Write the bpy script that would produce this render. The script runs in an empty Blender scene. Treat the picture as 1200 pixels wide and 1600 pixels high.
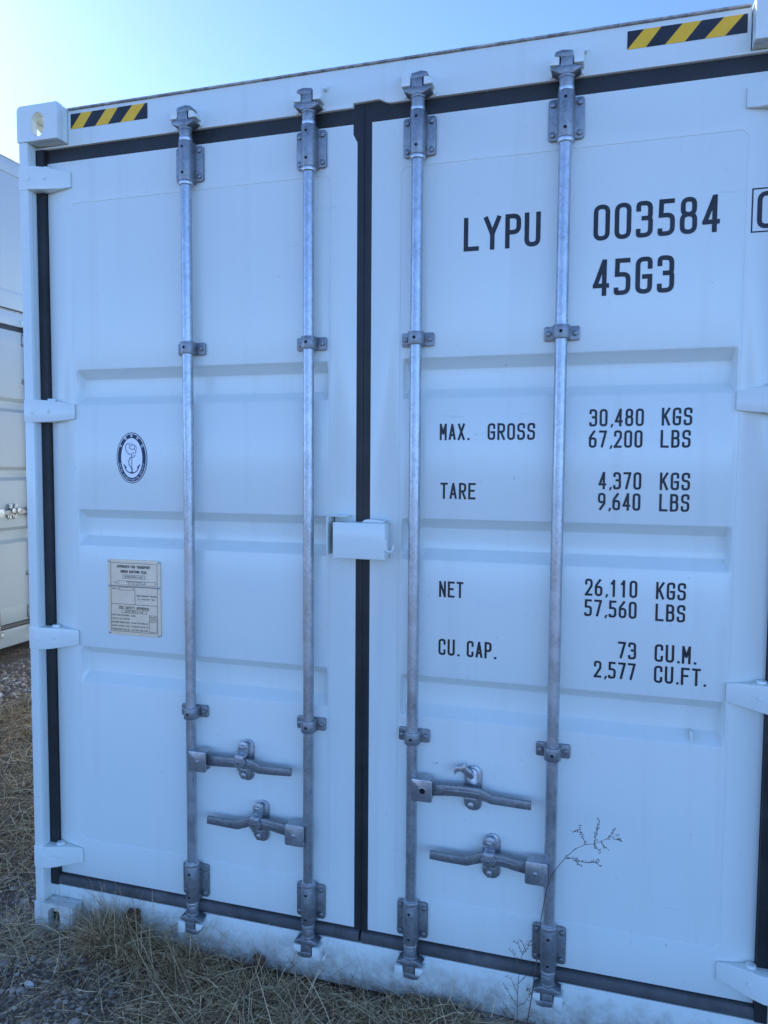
import bpy, bmesh, math, random
import numpy as np
from mathutils import Vector, Matrix
from mathutils.geometry import tessellate_polygon

random.seed(7)
rng = np.random.default_rng(11)
SC = bpy.context.scene
COL = SC.collection
R = math.radians

# ------------------------------------------------------------------ camera
cam_d = bpy.data.cameras.new('camera')
cam = bpy.data.objects.new('camera', cam_d)
COL.objects.link(cam)
SC.camera = cam
YAW, PIT, ROL, FPX = 0.28603, 0.061634, 0.006807, 1162.49
fw = Vector((-math.sin(YAW) * math.cos(PIT), math.cos(YAW) * math.cos(PIT), -math.sin(PIT)))
rt = Vector((math.cos(YAW), math.sin(YAW), 0))
up = rt.cross(fw)
r2 = math.cos(ROL) * rt + math.sin(ROL) * up
u2 = -math.sin(ROL) * rt + math.cos(ROL) * up
m3 = Matrix((r2, u2, -fw)).transposed()
cam.matrix_world = Matrix.Translation((1.93329, -2.13499, 1.69334)) @ m3.to_4x4()
cam_d.sensor_fit = 'HORIZONTAL'
cam_d.sensor_width = 36
cam_d.lens = 36 * FPX / 1200
cam_d.clip_start = 0.05
cam_d.clip_end = 2000
SC.render.resolution_x, SC.render.resolution_y = 768, 1024

# ------------------------------------------------------------------ sky and sun
SUN_AZ, SUN_EL = R(57), R(28)          # azimuth to the left of +y (behind the container)
sun_vec = Vector((-math.sin(SUN_AZ) * math.cos(SUN_EL), math.cos(SUN_AZ) * math.cos(SUN_EL), math.sin(SUN_EL)))
w = bpy.data.worlds.new('World')
SC.world = w
w.use_nodes = True
nt = w.node_tree
bg = nt.nodes['Background']
sky = nt.nodes.new('ShaderNodeTexSky')
sky.sky_type = 'NISHITA'
sky.sun_disc = False
sky.sun_elevation = SUN_EL
sky.sun_rotation = -SUN_AZ
sky.altitude = 5000
sky.air_density = 0.6
sky.dust_density = 5.0
sky.ozone_density = 4.6
nt.links.new(sky.outputs[0], bg.inputs[0])
bg.inputs[1].default_value = 0.15
sl = bpy.data.lights.new('sun', 'SUN')
sl.energy = 2.0
sl.angle = R(0.53)
sl.color = (1.0, 0.93, 0.82)
so = bpy.data.objects.new('sun', sl)
COL.objects.link(so)
so.rotation_euler = sun_vec.to_track_quat('Z', 'Y').to_euler()
so.location = sun_vec * 50
SC.view_settings.view_transform = 'Standard'
SC.view_settings.look = 'None'
SC.view_settings.gamma = 1.0
SC.view_settings.use_curve_mapping = False
SC.view_settings.exposure = 2.2

# ------------------------------------------------------------------ materials
def new_mat(name):
    m = bpy.data.materials.new(name)
    m.use_nodes = True
    return m, m.node_tree.nodes, m.node_tree.links, m.node_tree.nodes['Principled BSDF']

def N(ns, t, **kw):
    n = ns.new(t)
    for k, v in kw.items():
        setattr(n, k, v)
    return n

def noise(ns, ls, vec, scale, detail=4, rough=.55):
    n = ns.new('ShaderNodeTexNoise')
    n.inputs['Scale'].default_value = scale
    n.inputs['Detail'].default_value = detail
    n.inputs['Roughness'].default_value = rough
    if vec is not None:
        ls.new(vec, n.inputs['Vector'])
    return n

def ramp(ns, ls, fac, stops):
    r = ns.new('ShaderNodeValToRGB')
    e = r.color_ramp.elements
    while len(e) > 1:
        e.remove(e[-1])
    e[0].position, e[0].color = stops[0][0], (*stops[0][1], 1) if len(stops[0][1]) == 3 else stops[0][1]
    for p, c in stops[1:]:
        x = e.new(p)
        x.color = (*c, 1)
    ls.new(fac, r.inputs[0])
    return r

def mixc(ns, ls, fac, a, b):
    m = ns.new('ShaderNodeMix')
    m.data_type = 'RGBA'
    for sock, v in ((m.inputs[0], fac), (m.inputs[6], a), (m.inputs[7], b)):
        if hasattr(v, 'is_linked') or hasattr(v, 'links'):
            ls.new(v, sock)
        else:
            sock.default_value = v if not isinstance(v, tuple) else (*v, 1)
    return m.outputs[2]

def g3(v):
    return (v, v, v)

def paint(name, base, dirt=True, rough=.3, wave=1.0):
    m, ns, ls, b = new_mat(name)
    tc = N(ns, 'ShaderNodeTexCoord')
    geo = N(ns, 'ShaderNodeNewGeometry')
    pos = geo.outputs['Position']
    big = noise(ns, ls, pos, 1.3, 3)
    col = ramp(ns, ls, big.outputs[0], [(.3, tuple(c * .955 for c in base)), (.7, base)]).outputs[0]
    # rain streaks: noise stretched along z
    mp = N(ns, 'ShaderNodeMapping')
    mp.inputs['Scale'].default_value = (14, 14, .5)
    ls.new(pos, mp.inputs[0])
    st = noise(ns, ls, mp.outputs[0], 1.0, 5, .6)
    sm = ramp(ns, ls, st.outputs[0], [(.55, g3(0)), (.8, g3(.13))])
    col = mixc(ns, ls, sm.outputs[0], col, (.42, .39, .34))
    # fine specks
    sp = noise(ns, ls, pos, 55, 3, .7)
    sp2 = ramp(ns, ls, sp.outputs[0], [(.70, g3(0)), (.77, g3(.45))])
    col = mixc(ns, ls, sp2.outputs[0], col, (.3, .26, .2))
    if dirt:
        sx = N(ns, 'ShaderNodeSeparateXYZ')
        ls.new(pos, sx.inputs[0])
        # splashed soil near the ground
        hz = N(ns, 'ShaderNodeMapRange')
        hz.inputs[1].default_value, hz.inputs[2].default_value = .0, .24
        hz.inputs[3].default_value, hz.inputs[4].default_value = 1, 0
        ls.new(sx.outputs[2], hz.inputs[0])
        dn = noise(ns, ls, pos, 22, 6, .7)
        ma = N(ns, 'ShaderNodeMath', operation='MULTIPLY')
        ls.new(hz.outputs[0], ma.inputs[0])
        ls.new(dn.outputs[0], ma.inputs[1])
        dr = ramp(ns, ls, ma.outputs[0], [(.20, g3(0)), (.55, g3(.9))])
        col = mixc(ns, ls, dr.outputs[0], col, (.25, .21, .16))
        # rust bleeding at chips
        rn = noise(ns, ls, pos, 30, 4, .75)
        rr = ramp(ns, ls, rn.outputs[0], [(.735, g3(0)), (.77, g3(.8))])
        col = mixc(ns, ls, rr.outputs[0], col, (.22, .10, .04))
    ms = N(ns, 'ShaderNodeMapping')
    ms.inputs['Scale'].default_value = (3, 3, 40)
    ms.inputs['Rotation'].default_value = (0, R(24), 0)
    ls.new(pos, ms.inputs[0])
    sc = noise(ns, ls, ms.outputs[0], 1.0, 3, .5)
    sr = ramp(ns, ls, sc.outputs[0], [(.735, g3(0)), (.75, g3(.28)), (.765, g3(0))])
    col = mixc(ns, ls, sr.outputs[0], col, (.45, .44, .42))
    ls.new(col, b.inputs['Base Color'])
    b.inputs['Roughness'].default_value = rough
    mw = N(ns, 'ShaderNodeMapping')
    mw.inputs['Scale'].default_value = (4.0, 4.0, .35)
    ls.new(pos, mw.inputs[0])
    wv = noise(ns, ls, mw.outputs[0], 1.0, 2)
    bp = N(ns, 'ShaderNodeBump')
    bp.inputs['Strength'].default_value = .42 * wave
    bp.inputs['Distance'].default_value = .01
    ls.new(wv.outputs[0], bp.inputs['Height'])
    op = noise(ns, ls, pos, 160, 2)
    bp2 = N(ns, 'ShaderNodeBump')
    bp2.inputs['Strength'].default_value = .12
    bp2.inputs['Distance'].default_value = .0012
    ls.new(op.outputs[0], bp2.inputs['Height'])
    ls.new(bp.outputs[0], bp2.inputs['Normal'])
    ls.new(bp2.outputs[0], b.inputs['Normal'])
    return m

def galv(name, lo, hi, rough, metal):
    m, ns, ls, b = new_mat(name)
    pos = N(ns, 'ShaderNodeNewGeometry').outputs['Position']
    vo = N(ns, 'ShaderNodeTexVoronoi')
    vo.inputs['Scale'].default_value = 130
    ls.new(pos, vo.inputs['Vector'])
    no = noise(ns, ls, pos, 26, 6, .65)
    mx = N(ns, 'ShaderNodeMix')
    mx.inputs[0].default_value = .7
    ls.new(vo.outputs['Color'], mx.inputs[2])
    ls.new(no.outputs[0], mx.inputs[3])
    c = ramp(ns, ls, mx.outputs[0], [(.25, (lo * .93, lo, lo * 1.05)), (.75, (hi * .95, hi, hi * 1.04))])
    # pale zinc bloom
    n2 = noise(ns, ls, pos, 9, 6, .7)
    f2 = ramp(ns, ls, n2.outputs[0], [(.5, g3(0)), (.72, g3(.6))])
    col = mixc(ns, ls, f2.outputs[0], c.outputs[0], (hi * 1.08, hi * 1.13, hi * 1.16))
    ls.new(col, b.inputs['Base Color'])
    b.inputs['Metallic'].default_value = metal
    rr = ramp(ns, ls, n2.outputs[0], [(.3, g3(rough)), (.75, g3(rough + .2))])
    ls.new(rr.outputs[0], b.inputs['Roughness'])
    bp = N(ns, 'ShaderNodeBump')
    bp.inputs['Strength'].default_value = .25
    bp.inputs['Distance'].default_value = .001
    ls.new(no.outputs[0], bp.inputs['Height'])
    ls.new(bp.outputs[0], b.inputs['Normal'])
    return m

def plain(name, col, rough=.5, metal=0, var=.15, scale=40):
    m, ns, ls, b = new_mat(name)
    pos = N(ns, 'ShaderNodeNewGeometry').outputs['Position']
    no = noise(ns, ls, pos, scale, 5, .6)
    c = ramp(ns, ls, no.outputs[0], [(.3, tuple(x * (1 - var) for x in col)), (.7, tuple(min(1, x * (1 + var)) for x in col))])
    ls.new(c.outputs[0], b.inputs['Base Color'])
    b.inputs['Roughness'].default_value = rough
    b.inputs['Metallic'].default_value = metal
    bp = N(ns, 'ShaderNodeBump')
    bp.inputs['Strength'].default_value = .15
    bp.inputs['Distance'].default_value = .001
    ls.new(no.outputs[0], bp.inputs['Height'])
    ls.new(bp.outputs[0], b.inputs['Normal'])
    return m

M = {}
M['white'] = paint('white_paint', (.775, .825, .765), rough=.18)
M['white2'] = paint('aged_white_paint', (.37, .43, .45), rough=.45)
M['galv'] = galv('galvanised_steel', .34, .56, .26, .8)
M['forged'] = galv('forged_zinc', .20, .36, .36, .75)
M['bush'] = galv('bright_bushing', .5, .7, .28, .8)
def rubber(name, lo, hi):
    m, ns, ls, b = new_mat(name)
    pos = N(ns, 'ShaderNodeNewGeometry').outputs['Position']
    n1 = noise(ns, ls, pos, 7, 6, .7)
    c = ramp(ns, ls, n1.outputs[0], [(.35, g3(lo)), (.6, g3((lo + hi) / 2)), (.78, (hi * 1.5, hi * 1.4, hi * 1.25))])
    ls.new(c.outputs[0], b.inputs['Base Color'])
    b.inputs['Roughness'].default_value = .55
    n2 = noise(ns, ls, pos, 11, 3)
    bp = N(ns, 'ShaderNodeBump')
    bp.inputs['Strength'].default_value = .6
    bp.inputs['Distance'].default_value = .006
    ls.new(n2.outputs[0], bp.inputs['Height'])
    ls.new(bp.outputs[0], b.inputs['Normal'])
    return m
M['rubber'] = rubber('gasket_rubber', .014, .035)
M['rubber_dusty'] = rubber('dusty_gasket_rubber', .045, .13)
M['black'] = plain('black_marking', (.014, .016, .022), .45, 0, .5, 12)
M['yellow'] = plain('yellow_reflective', (.95, .52, .02), .35, 0, .05)
M['hole'] = plain('bolt_hole', (.006, .006, .007), .9)
M['alu'] = plain('aluminium_plate', (.92, .70, .46), .5, 0, .05)
M['navy'] = plain('emblem_ink', (.012, .03, .07), .5)
M['emblem_white'] = plain('emblem_white', (.92, .93, .94), .4, 0, .03)
M['rust'] = plain('rusted_roof_edge', (.36, .33, .29), .8, 0, .6, 40)
M['timber'] = plain('weathered_timber', (.16, .12, .08), .9, 0, .4, 18)
M['interior'] = plain('dark_interior', (.05, .05, .05), .9)

# ------------------------------------------------------------------ mesh builder
class MB:
    def __init__(s):
        s.v, s.f, s.m = [], [], []

    def add(s, vs, fs, mi=0):
        o = len(s.v)
        s.v += [tuple(p) for p in vs]
        s.f += [tuple(i + o for i in f) for f in fs]
        s.m += [mi] * len(fs)

    def box(s, x0, x1, y0, y1, z0, z1, mi=0):
        s.add([(x0, y0, z0), (x1, y0, z0), (x1, y1, z0), (x0, y1, z0), (x0, y0, z1), (x1, y0, z1), (x1, y1, z1), (x0, y1, z1)],
              [(0, 3, 2, 1), (4, 5, 6, 7), (0, 1, 5, 4), (1, 2, 6, 5), (2, 3, 7, 6), (3, 0, 4, 7)], mi)

    def extr(s, poly, a0, a1, axis='y', holes=(), mi=0):
        """polygon (with holes) extruded along an axis. axis y: poly=(x,z); axis z: poly=(x,y); axis x: poly=(y,z)"""
        def p3(p, a):
            return {'y': (p[0], a, p[1]), 'z': (p[0], p[1], a), 'x': (a, p[0], p[1])}[axis]
        loops = [list(poly)] + [list(h) for h in holes]
        flat = [q for l in loops for q in l]
        n = len(flat)
        if holes:
            tris = tessellate_polygon([[Vector((q[0], q[1], 0)) for q in l] for l in loops])
            caps = [tuple(t) for t in tris]
        else:
            caps = [tuple(range(n))]
        vs = [p3(q, a0) for q in flat] + [p3(q, a1) for q in flat]
        fs = [c for c in caps] + [tuple(i + n for i in reversed(c)) for c in caps]
        o = 0
        for l in loops:
            k = len(l)
            for i in range(k):
                j = (i + 1) % k
                fs.append((o + i, o + j, n + o + j, n + o + i))
            o += k
        s.add(vs, fs, mi)

    def cyl(s, c, r, h0, h1, axis='z', seg=20, r1=None, mi=0):
        r1 = r if r1 is None else r1
        def p3(a, b, h):
            return {'z': (c[0] + a, c[1] + b, h), 'y': (c[0] + a, h, c[1] + b), 'x': (h, c[0] + a, c[1] + b)}[axis]
        vs = [p3(r * math.cos(2 * math.pi * i / seg), r * math.sin(2 * math.pi * i / seg), h0) for i in range(seg)]
        vs += [p3(r1 * math.cos(2 * math.pi * i / seg), r1 * math.sin(2 * math.pi * i / seg), h1) for i in range(seg)]
        fs = [tuple(range(seg)), tuple(range(2 * seg - 1, seg - 1, -1))]
        fs += [(i, (i + 1) % seg, seg + (i + 1) % seg, seg + i) for i in range(seg)]
        s.add(vs, fs, mi)

    def tube(s, pts, rad, seg=8, mi=0):
        pts = [Vector(p) for p in pts]
        rad = rad if isinstance(rad, (list, tuple)) else [rad] * len(pts)
        vs, fs = [], []
        for i, p in enumerate(pts):
            t = (pts[min(i + 1, len(pts) - 1)] - pts[max(i - 1, 0)]).normalized()
            a = t.cross(Vector((0, 1, 0)))
            if a.length < 1e-3:
                a = t.cross(Vector((1, 0, 0)))
            a.normalize()
            b = t.cross(a)
            for k in range(seg):
                an = 2 * math.pi * k / seg
                vs.append(p + (a * math.cos(an) + b * math.sin(an)) * rad[i])
        for i in range(len(pts) - 1):
            for k in range(seg):
                fs.append((i * seg + k, i * seg + (k + 1) % seg, (i + 1) * seg + (k + 1) % seg, (i + 1) * seg + k))
        fs.append(tuple(range(seg)))
        fs.append(tuple((len(pts) - 1) * seg + k for k in reversed(range(seg))))
        s.add(vs, fs, mi)

    def bar(s, pts, hs, y0s, y1s, mi=0):
        """flat bar swept in xz: pts (x,z), half heights, front and back depth per point"""
        vs, fs = [], []
        n = len(pts)
        for i in range(n):
            a = Vector(pts[max(i - 1, 0)]); b = Vector(pts[min(i + 1, n - 1)])
            t = (b - a).normalized()
            nn = Vector((-t.y, t.x))
            h = hs[i]
            for sg, y in ((1, y0s[i]), (1, y1s[i]), (-1, y1s[i]), (-1, y0s[i])):
                q = Vector(pts[i]) + nn * h * sg
                vs.append((q.x, y, q.y))
        for i in range(n - 1):
            for k in range(4):
                fs.append((i * 4 + k, i * 4 + (k + 1) % 4, i * 4 + 4 + (k + 1) % 4, i * 4 + 4 + k))
        fs += [(0, 1, 2, 3), tuple((n - 1) * 4 + k for k in (3, 2, 1, 0))]
        s.add(vs, fs, mi)

    def mesh(s, name, mats, bevel=0, segs=2, smooth=40, weld=True):
        me = bpy.data.meshes.new(name)
        me.from_pydata(s.v, [], s.f)
        me.polygons.foreach_set('material_index', s.m)
        bm = bmesh.new()
        bm.from_mesh(me)
        if weld:
            bmesh.ops.recalc_face_normals(bm, faces=bm.faces)
        if bevel:
            es = [e for e in bm.edges if len(e.link_faces) == 2 and e.calc_face_angle(0) > R(28)]
            bmesh.ops.bevel(bm, geom=es, offset=bevel, segments=segs, profile=.5, affect='EDGES', clamp_overlap=True)
        bm.to_mesh(me)
        bm.free()
        for mt in mats:
            me.materials.append(mt)
        if smooth:
            me.polygons.foreach_set('use_smooth', [True] * len(me.polygons))
            me.set_sharp_from_angle(angle=R(smooth))
        return me

    def build(s, name, mats, parent=None, loc=None, **kw):
        if not isinstance(mats, (list, tuple)):
            mats = [mats]
        return link(name, s.mesh(name, mats, **kw), parent, loc)

def link(name, me, parent=None, loc=None):
    o = bpy.data.objects.new(name, me)
    COL.objects.link(o)
    o.parent = parent
    if loc:
        o.location = loc
    return o

def tag(o, label, cat, group=None, kind=None):
    if label: o['label'] = label
    if cat: o['category'] = cat
    if group: o['group'] = group
    if kind: o['kind'] = kind
    return o

def rrect(x0, x1, z0, z1, r, seg=5, corners=(1, 1, 1, 1)):
    """rounded rectangle, corners order: bottom-left, bottom-right, top-right, top-left"""
    out = []
    for k, (cx, cz, a0) in enumerate(((x0 + r, z0 + r, 180), (x1 - r, z0 + r, 270), (x1 - r, z1 - r, 0), (x0 + r, z1 - r, 90))):
        if corners[k]:
            for i in range(seg + 1):
                a = R(a0 + 90 * i / seg)
                out.append((cx + r * math.cos(a), cz + r * math.sin(a)))
        else:
            out.append(((x0, z0), (x1, z0), (x1, z1), (x0, z1))[k])
    return out

def stadium(cx, cz, w_, h, seg=8):
    return rrect(cx - w_ / 2, cx + w_ / 2, cz - h / 2, cz + h / 2, min(w_, h) / 2 - 1e-5, seg)

# ------------------------------------------------------------------ stroke lettering
Q = .20
GL = {
 '0': [(1, Q, [(0, 0), (1, 0), (1, 1), (0, 1)])],
 '1': [(0, 0, [(.2, .80), (.6, 1), (.6, 0)])],
 '2': [(0, Q, [(0, .74), (0, 1), (1, 1), (1, .60), (0, .0)]), (0, 0, [(0, 0), (1, 0)])],
 '3': [(0, Q, [(0, .82), (0, 1), (.97, 1), (.97, .53), (.45, .53)]), (0, Q, [(.45, .53), (1, .53), (1, 0), (0, 0), (0, .14)])],
 '4': [(0, 0, [(.78, 0), (.78, 1)]), (0, 0, [(.74, 1), (.02, .25), (1, .25)])],
 '5': [(0, 0, [(.95, 1), (.08, 1), (.06, .57)]), (0, Q, [(.06, .57), (1, .57), (1, 0), (0, 0), (0, .10)])],
 '6': [(1, Q, [(0, 0), (1, 0), (1, .55), (0, .55)]), (0, Q, [(0, .28), (0, .62), (.72, 1)])],
 '7': [(0, 0, [(0, 1), (1, 1), (.36, 0)])],
 '8': [(1, Q, [(.05, .54), (.95, .54), (.95, 1), (.05, 1)]), (1, Q, [(0, 0), (1, 0), (1, .54), (0, .54)])],
 '9': [(1, Q, [(0, .45), (1, .45), (1, 1), (0, 1)]), (0, Q, [(1, .72), (1, .38), (.28, 0)])],
 'A': [(0, 0, [(0, 0), (.5, 1), (1, 0)]), (0, 0, [(.22, .28), (.78, .28)])],
 'B': [(0, 0, [(0, 0), (0, 1)]), (0, Q, [(0, 1), (.94, 1), (.94, .54), (0, .54)]), (0, Q, [(0, .54), (1, .54), (1, 0), (0, 0)])],
 'C': [(0, Q, [(1, .74), (1, 1), (0, 1), (0, 0), (1, 0), (1, .26)])],
 'D': [(0, 0, [(0, 0), (0, 1)]), (0, Q, [(0, 1), (1, 1), (1, 0), (0, 0)])],
 'E': [(0, 0, [(1, 1), (0, 1), (0, 0), (1, 0)]), (0, 0, [(0, .53), (.8, .53)])],
 'F': [(0, 0, [(1, 1), (0, 1), (0, 0)]), (0, 0, [(0, .53), (.8, .53)])],
 'G': [(0, Q, [(1, .76), (1, 1), (0, 1), (0, 0), (1, 0), (1, .30)]), (0, 0, [(1, .24), (1, .46), (.55, .46)])],
 'H': [(0, 0, [(0, 0), (0, 1)]), (0, 0, [(1, 0), (1, 1)]), (0, 0, [(0, .52), (1, .52)])],
 'I': [(0, 0, [(.5, 0), (.5, 1)])],
 'J': [(0, Q, [(1, 1), (1, 0), (0, 0), (0, .26)])],
 'K': [(0, 0, [(0, 0), (0, 1)]), (0, 0, [(1, 1), (.08, .42)]), (0, 0, [(.38, .56), (1, 0)])],
 'L': [(0, 0, [(0, 1), (0, 0), (1, 0)])],
 'M': [(0, 0, [(0, 0), (0, 1), (.5, .38), (1, 1), (1, 0)])],
 'N': [(0, 0, [(0, 0), (0, 1), (1, 0), (1, 1)])],
 'P': [(0, 0, [(0, 0), (0, 1)]), (0, Q, [(0, 1), (1, 1), (1, .46), (0, .46)])],
 'Q': [(1, Q, [(0, 0), (1, 0), (1, 1), (0, 1)]), (0, 0, [(.6, .25), (1, -.05)])],
 'R': [(0, 0, [(0, 0), (0, 1)]), (0, Q, [(0, 1), (1, 1), (1, .48), (0, .48)]), (0, 0, [(.45, .48), (1, 0)])],
 'S': [(0, Q, [(1, .78), (1, 1), (0, 1), (0, .53), (1, .53), (1, 0), (0, 0), (0, .22)])],
 'T': [(0, 0, [(0, 1), (1, 1)]), (0, 0, [(.5, 1), (.5, 0)])],
 'U': [(0, Q, [(0, 1), (0, 0), (1, 0), (1, 1)])],
 'V': [(0, 0, [(0, 1), (.5, 0), (1, 1)])],
 'W': [(0, 0, [(0, 1), (.25, 0), (.5, .8), (.75, 0), (1, 1)])],
 'X': [(0, 0, [(0, 0), (1, 1)]), (0, 0, [(0, 1), (1, 0)])],
 'Y': [(0, 0, [(0, 1), (.5, .45), (1, 1)]), (0, 0, [(.5, .5), (.5, 0)])],
 'Z': [(0, 0, [(0, 1), (1, 1), (0, 0), (1, 0)])],
 '-': [(0, 0, [(.15, .5), (.85, .5)])],
 '/': [(0, 0, [(.1, 0), (.9, 1)])],
}

def rounded(pts, r, closed):
    if r <= 0:
        return [Vector(p) for p in pts]
    P = [Vector(p) for p in pts]
    n = len(P)
    out = []
    for i in range(n):
        if not closed and i in (0, n - 1):
            out.append(P[i]); continue
        a, b, c = P[i - 1], P[i], P[(i + 1) % n]
        d1, d2 = (a - b), (c - b)
        ang = d1.angle(d2)
        l = min(r / max(math.tan(ang / 2), .2), d1.length * .499, d2.length * .499)
        p1, p2 = b + d1.normalized() * l, b + d2.normalized() * l
        for k in range(6):
            t = k / 5
            out.append((1 - t) ** 2 * p1 + 2 * t * (1 - t) * b + t * t * p2)
    return out

def stroke(mb, pts, t, closed, y, mi=0, cap=True):
    P = [Vector(p) for p in pts]
    n = len(P)
    if not closed and cap:
        cap = .5 if cap is True else cap
        P[0] = P[0] + (P[0] - P[1]).normalized() * t * cap
        P[-1] = P[-1] + (P[-1] - P[-2]).normalized() * t * cap
    vs = []
    for i in range(n):
        a = P[i - 1] if (closed or i > 0) else None
        c = P[(i + 1) % n] if (closed or i < n - 1) else None
        d1 = (P[i] - a).normalized() if a is not None else None
        d2 = (c - P[i]).normalized() if c is not None else None
        d1 = d1 or d2
        d2 = d2 or d1
        n1, n2 = Vector((-d1.y, d1.x)), Vector((-d2.y, d2.x))
        mm = n1 + n2
        if mm.length < 1e-4:
            mm = n1
        mm.normalize()
        k = min(1 / max(mm.dot(n1), .35), 2.2)
        for sg in (1, -1):
            q = P[i] + mm * (t / 2 * k * sg)
            vs.append((q.x, y, q.y))
    fs = []
    for i in range(n if closed else n - 1):
        j = (i + 1) % n
        fs.append((2 * i, 2 * i + 1, 2 * j + 1, 2 * j))
    mb.add(vs, fs, mi)

def text(mb, s, x0, x1, z0, h, y, t=.13, wr=.44, mi=0):
    """capitals of height h from x0 to x1 (None: natural width)"""
    adv = []
    for ch in s:
        adv.append(.52 if ch == ' ' else .27 if ch in '.,' else wr + .125)
    nat = (sum(adv) - .125) * h
    k = (x1 - x0) / nat if x1 is not None else 1
    x = x0
    li = 0
    for ch, a in zip(s, adv):
        T = t * h
        wd = wr * h * k - T
        if ch in '.,':
            xx = x + .04 * h
            if ch == '.':
                mb.add([(xx, y, z0), (xx + T, y, z0), (xx + T, y, z0 + T), (xx, y, z0 + T)], [(0, 1, 2, 3)], mi)
            else:
                mb.add([(xx, y, z0 - .5 * T), (xx + .7 * T, y, z0 - .5 * T), (xx + 1.3 * T, y, z0 + 1.1 * T), (xx + .4 * T, y, z0 + 1.1 * T)], [(0, 1, 2, 3)], mi)
        elif ch in GL or (ch == 'O'):
            for closed, r, pts in GL['0' if ch == 'O' else ch]:
                pp = [(x + T / 2 + px * wd, z0 + T / 2 + pz * (h - T)) for px, pz in pts]
                if not r and len(pp) > 2:
                    for p_, q_ in zip(pp, pp[1:]):
                        diag = abs(p_[0] - q_[0]) > 1e-6 and abs(p_[1] - q_[1]) > .02 * h and abs(p_[0] - q_[0]) > .1 * T
                        stroke(mb, [Vector(p_), Vector(q_)], T, False, y - .00008 * (li % 4), mi, cap=.35 if diag else .5)
                        li += 1
                    continue
                stroke(mb, rounded(pp, r * h if r else 0, closed), T, closed, y - .00008 * (li % 4), mi)
                li += 1
        x += a * h * k

# ------------------------------------------------------------------ shared fittings
def u_profile(r, yb, seg=12):
    """U-shaped strap: half round towards the front (-y), straight flanks to yb (relative to rod axis)"""
    out = [(r, yb)]
    for i in range(seg + 1):
        a = -math.pi * i / seg
        out.append((r * math.cos(a), r * math.sin(a)))
    out.append((-r, yb))
    return out

YR = .028          # rod axis depth
YD = .060          # door frame face
YP = .0615         # door sheet face

def mk_guide():
    mb = MB()
    mb.extr([(x, y) for x, y in u_profile(.0232, .027)], -.062, .062, 'z')
    mb.extr(rrect(-.049, .049, -.056, .056, .009, 4), .0215, .031, 'y')
    for sx in (-1, 1):
        for sz in (-1, 1):
            mb.cyl((sx * .0372, sz * .041), .0085, .0145, .0225, 'y', 6)
    n0 = len(mb.f)
    for sz in (-1, 1):
        mb.cyl((0, sz * .040), .0056, -.0237, -.018, 'y', 12, mi=1)
        mb.cyl((0, sz * .0725 - 0), .0245, sz * .0622, sz * .0735, 'z', 22, mi=2) if False else None
    mb.cyl((0, 0), .0212, .0622, .074, 'z', 22, mi=2)
    mb.cyl((0, 0), .0225, -.074, -.0622, 'z', 22, mi=2)
    return mb.mesh('guide_bracket', [M['forged'], M['hole'], M['bush']], bevel=.0011, segs=2)

def mk_clamp():
    mb = MB()
    mb.extr(u_profile(.0238, .027), -.019, .019, 'z')
    mb.extr(rrect(-.049, .049, -.020, .020, .005, 3), .0225, .031, 'y')
    for sx in (-1, 1):
        mb.cyl((sx * .0372, 0), .0082, .0145, .0225, 'y', 6)
    mb.cyl((0, 0), .0056, -.0243, -.018, 'y', 12, mi=1)
    return mb.mesh('clamp', [M['forged'], M['hole']], bevel=.0011)

def mk_cam(s, v):
    """cam on the rod end; s mirrors left/right, v=-1 points down"""
    mb = MB()
    def P(l):
        return [(s * x, v * z) for x, z in l]
    mb.cyl((0, 0), .0200, v * -.045, v * -.008, 'z', 20)
    mb.cyl((0, 0), .0222, v * -.020, v * -.010, 'z', 20)
    mb.extr(P([(-.040, .002), (-.038, -.004), (-.017, -.014), (.017, -.014), (.041, -.002), (.042, .004), (.018, .008), (-.018, .008)]), -.021, .020, 'y')
    mb.extr(P([(-.0165, .004), (.0165, .004), (.0150, .040), (-.0160, .043)]), -.019, .018, 'y')
    mb.extr(P([(-.0160, .030), (-.0165, .046), (.012, .050), (.029, .046), (.033, .039), (.027, .034), (.0165, .031)]), -.020, .017, 'y')
    return mb.mesh('cam', [M['forged']], bevel=.002)

def mk_keeper(s, v):
    mb = MB()
    def P(l):
        return [(s * x, v * z) for x, z in l]
    mb.extr(P([(-.046, -.003), (.046, -.003), (.052, .006), (.050, .046), (.030, .056), (-.046, .054)]), .019, .027, 'y')
    mb.extr(P([(-.046, .014), (-.0195, .014), (-.0195, .036), (-.024, .050), (-.046, .052)]), -.019, .0205, 'y')
    mb.extr(P([(-.045, .0095), (-.021, .0095), (-.021, .0145), (-.045, .0145)]), -.023, .0205, 'y')
    arc = [(.0195, .011)] + [(.0195 + .026 * math.cos(R(a)), .013 + .024 * math.sin(R(a))) for a in (0, 22, 45, 67, 90)]
    mb.extr(P(arc), -.018, .0205, 'y')
    mb.extr(P([(-.052, .050), (-.046, .050), (-.042, .060), (-.046, .066), (-.056, .062)]), .004, .027, 'y')
    return mb.mesh('cam_keeper', [M['white']], bevel=.0022)

FIT = {}
def fitting(key, fn, *a):
    k = (key,) + a
    if k not in FIT:
        FIT[k] = fn(*a)
    return FIT[k]

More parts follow.
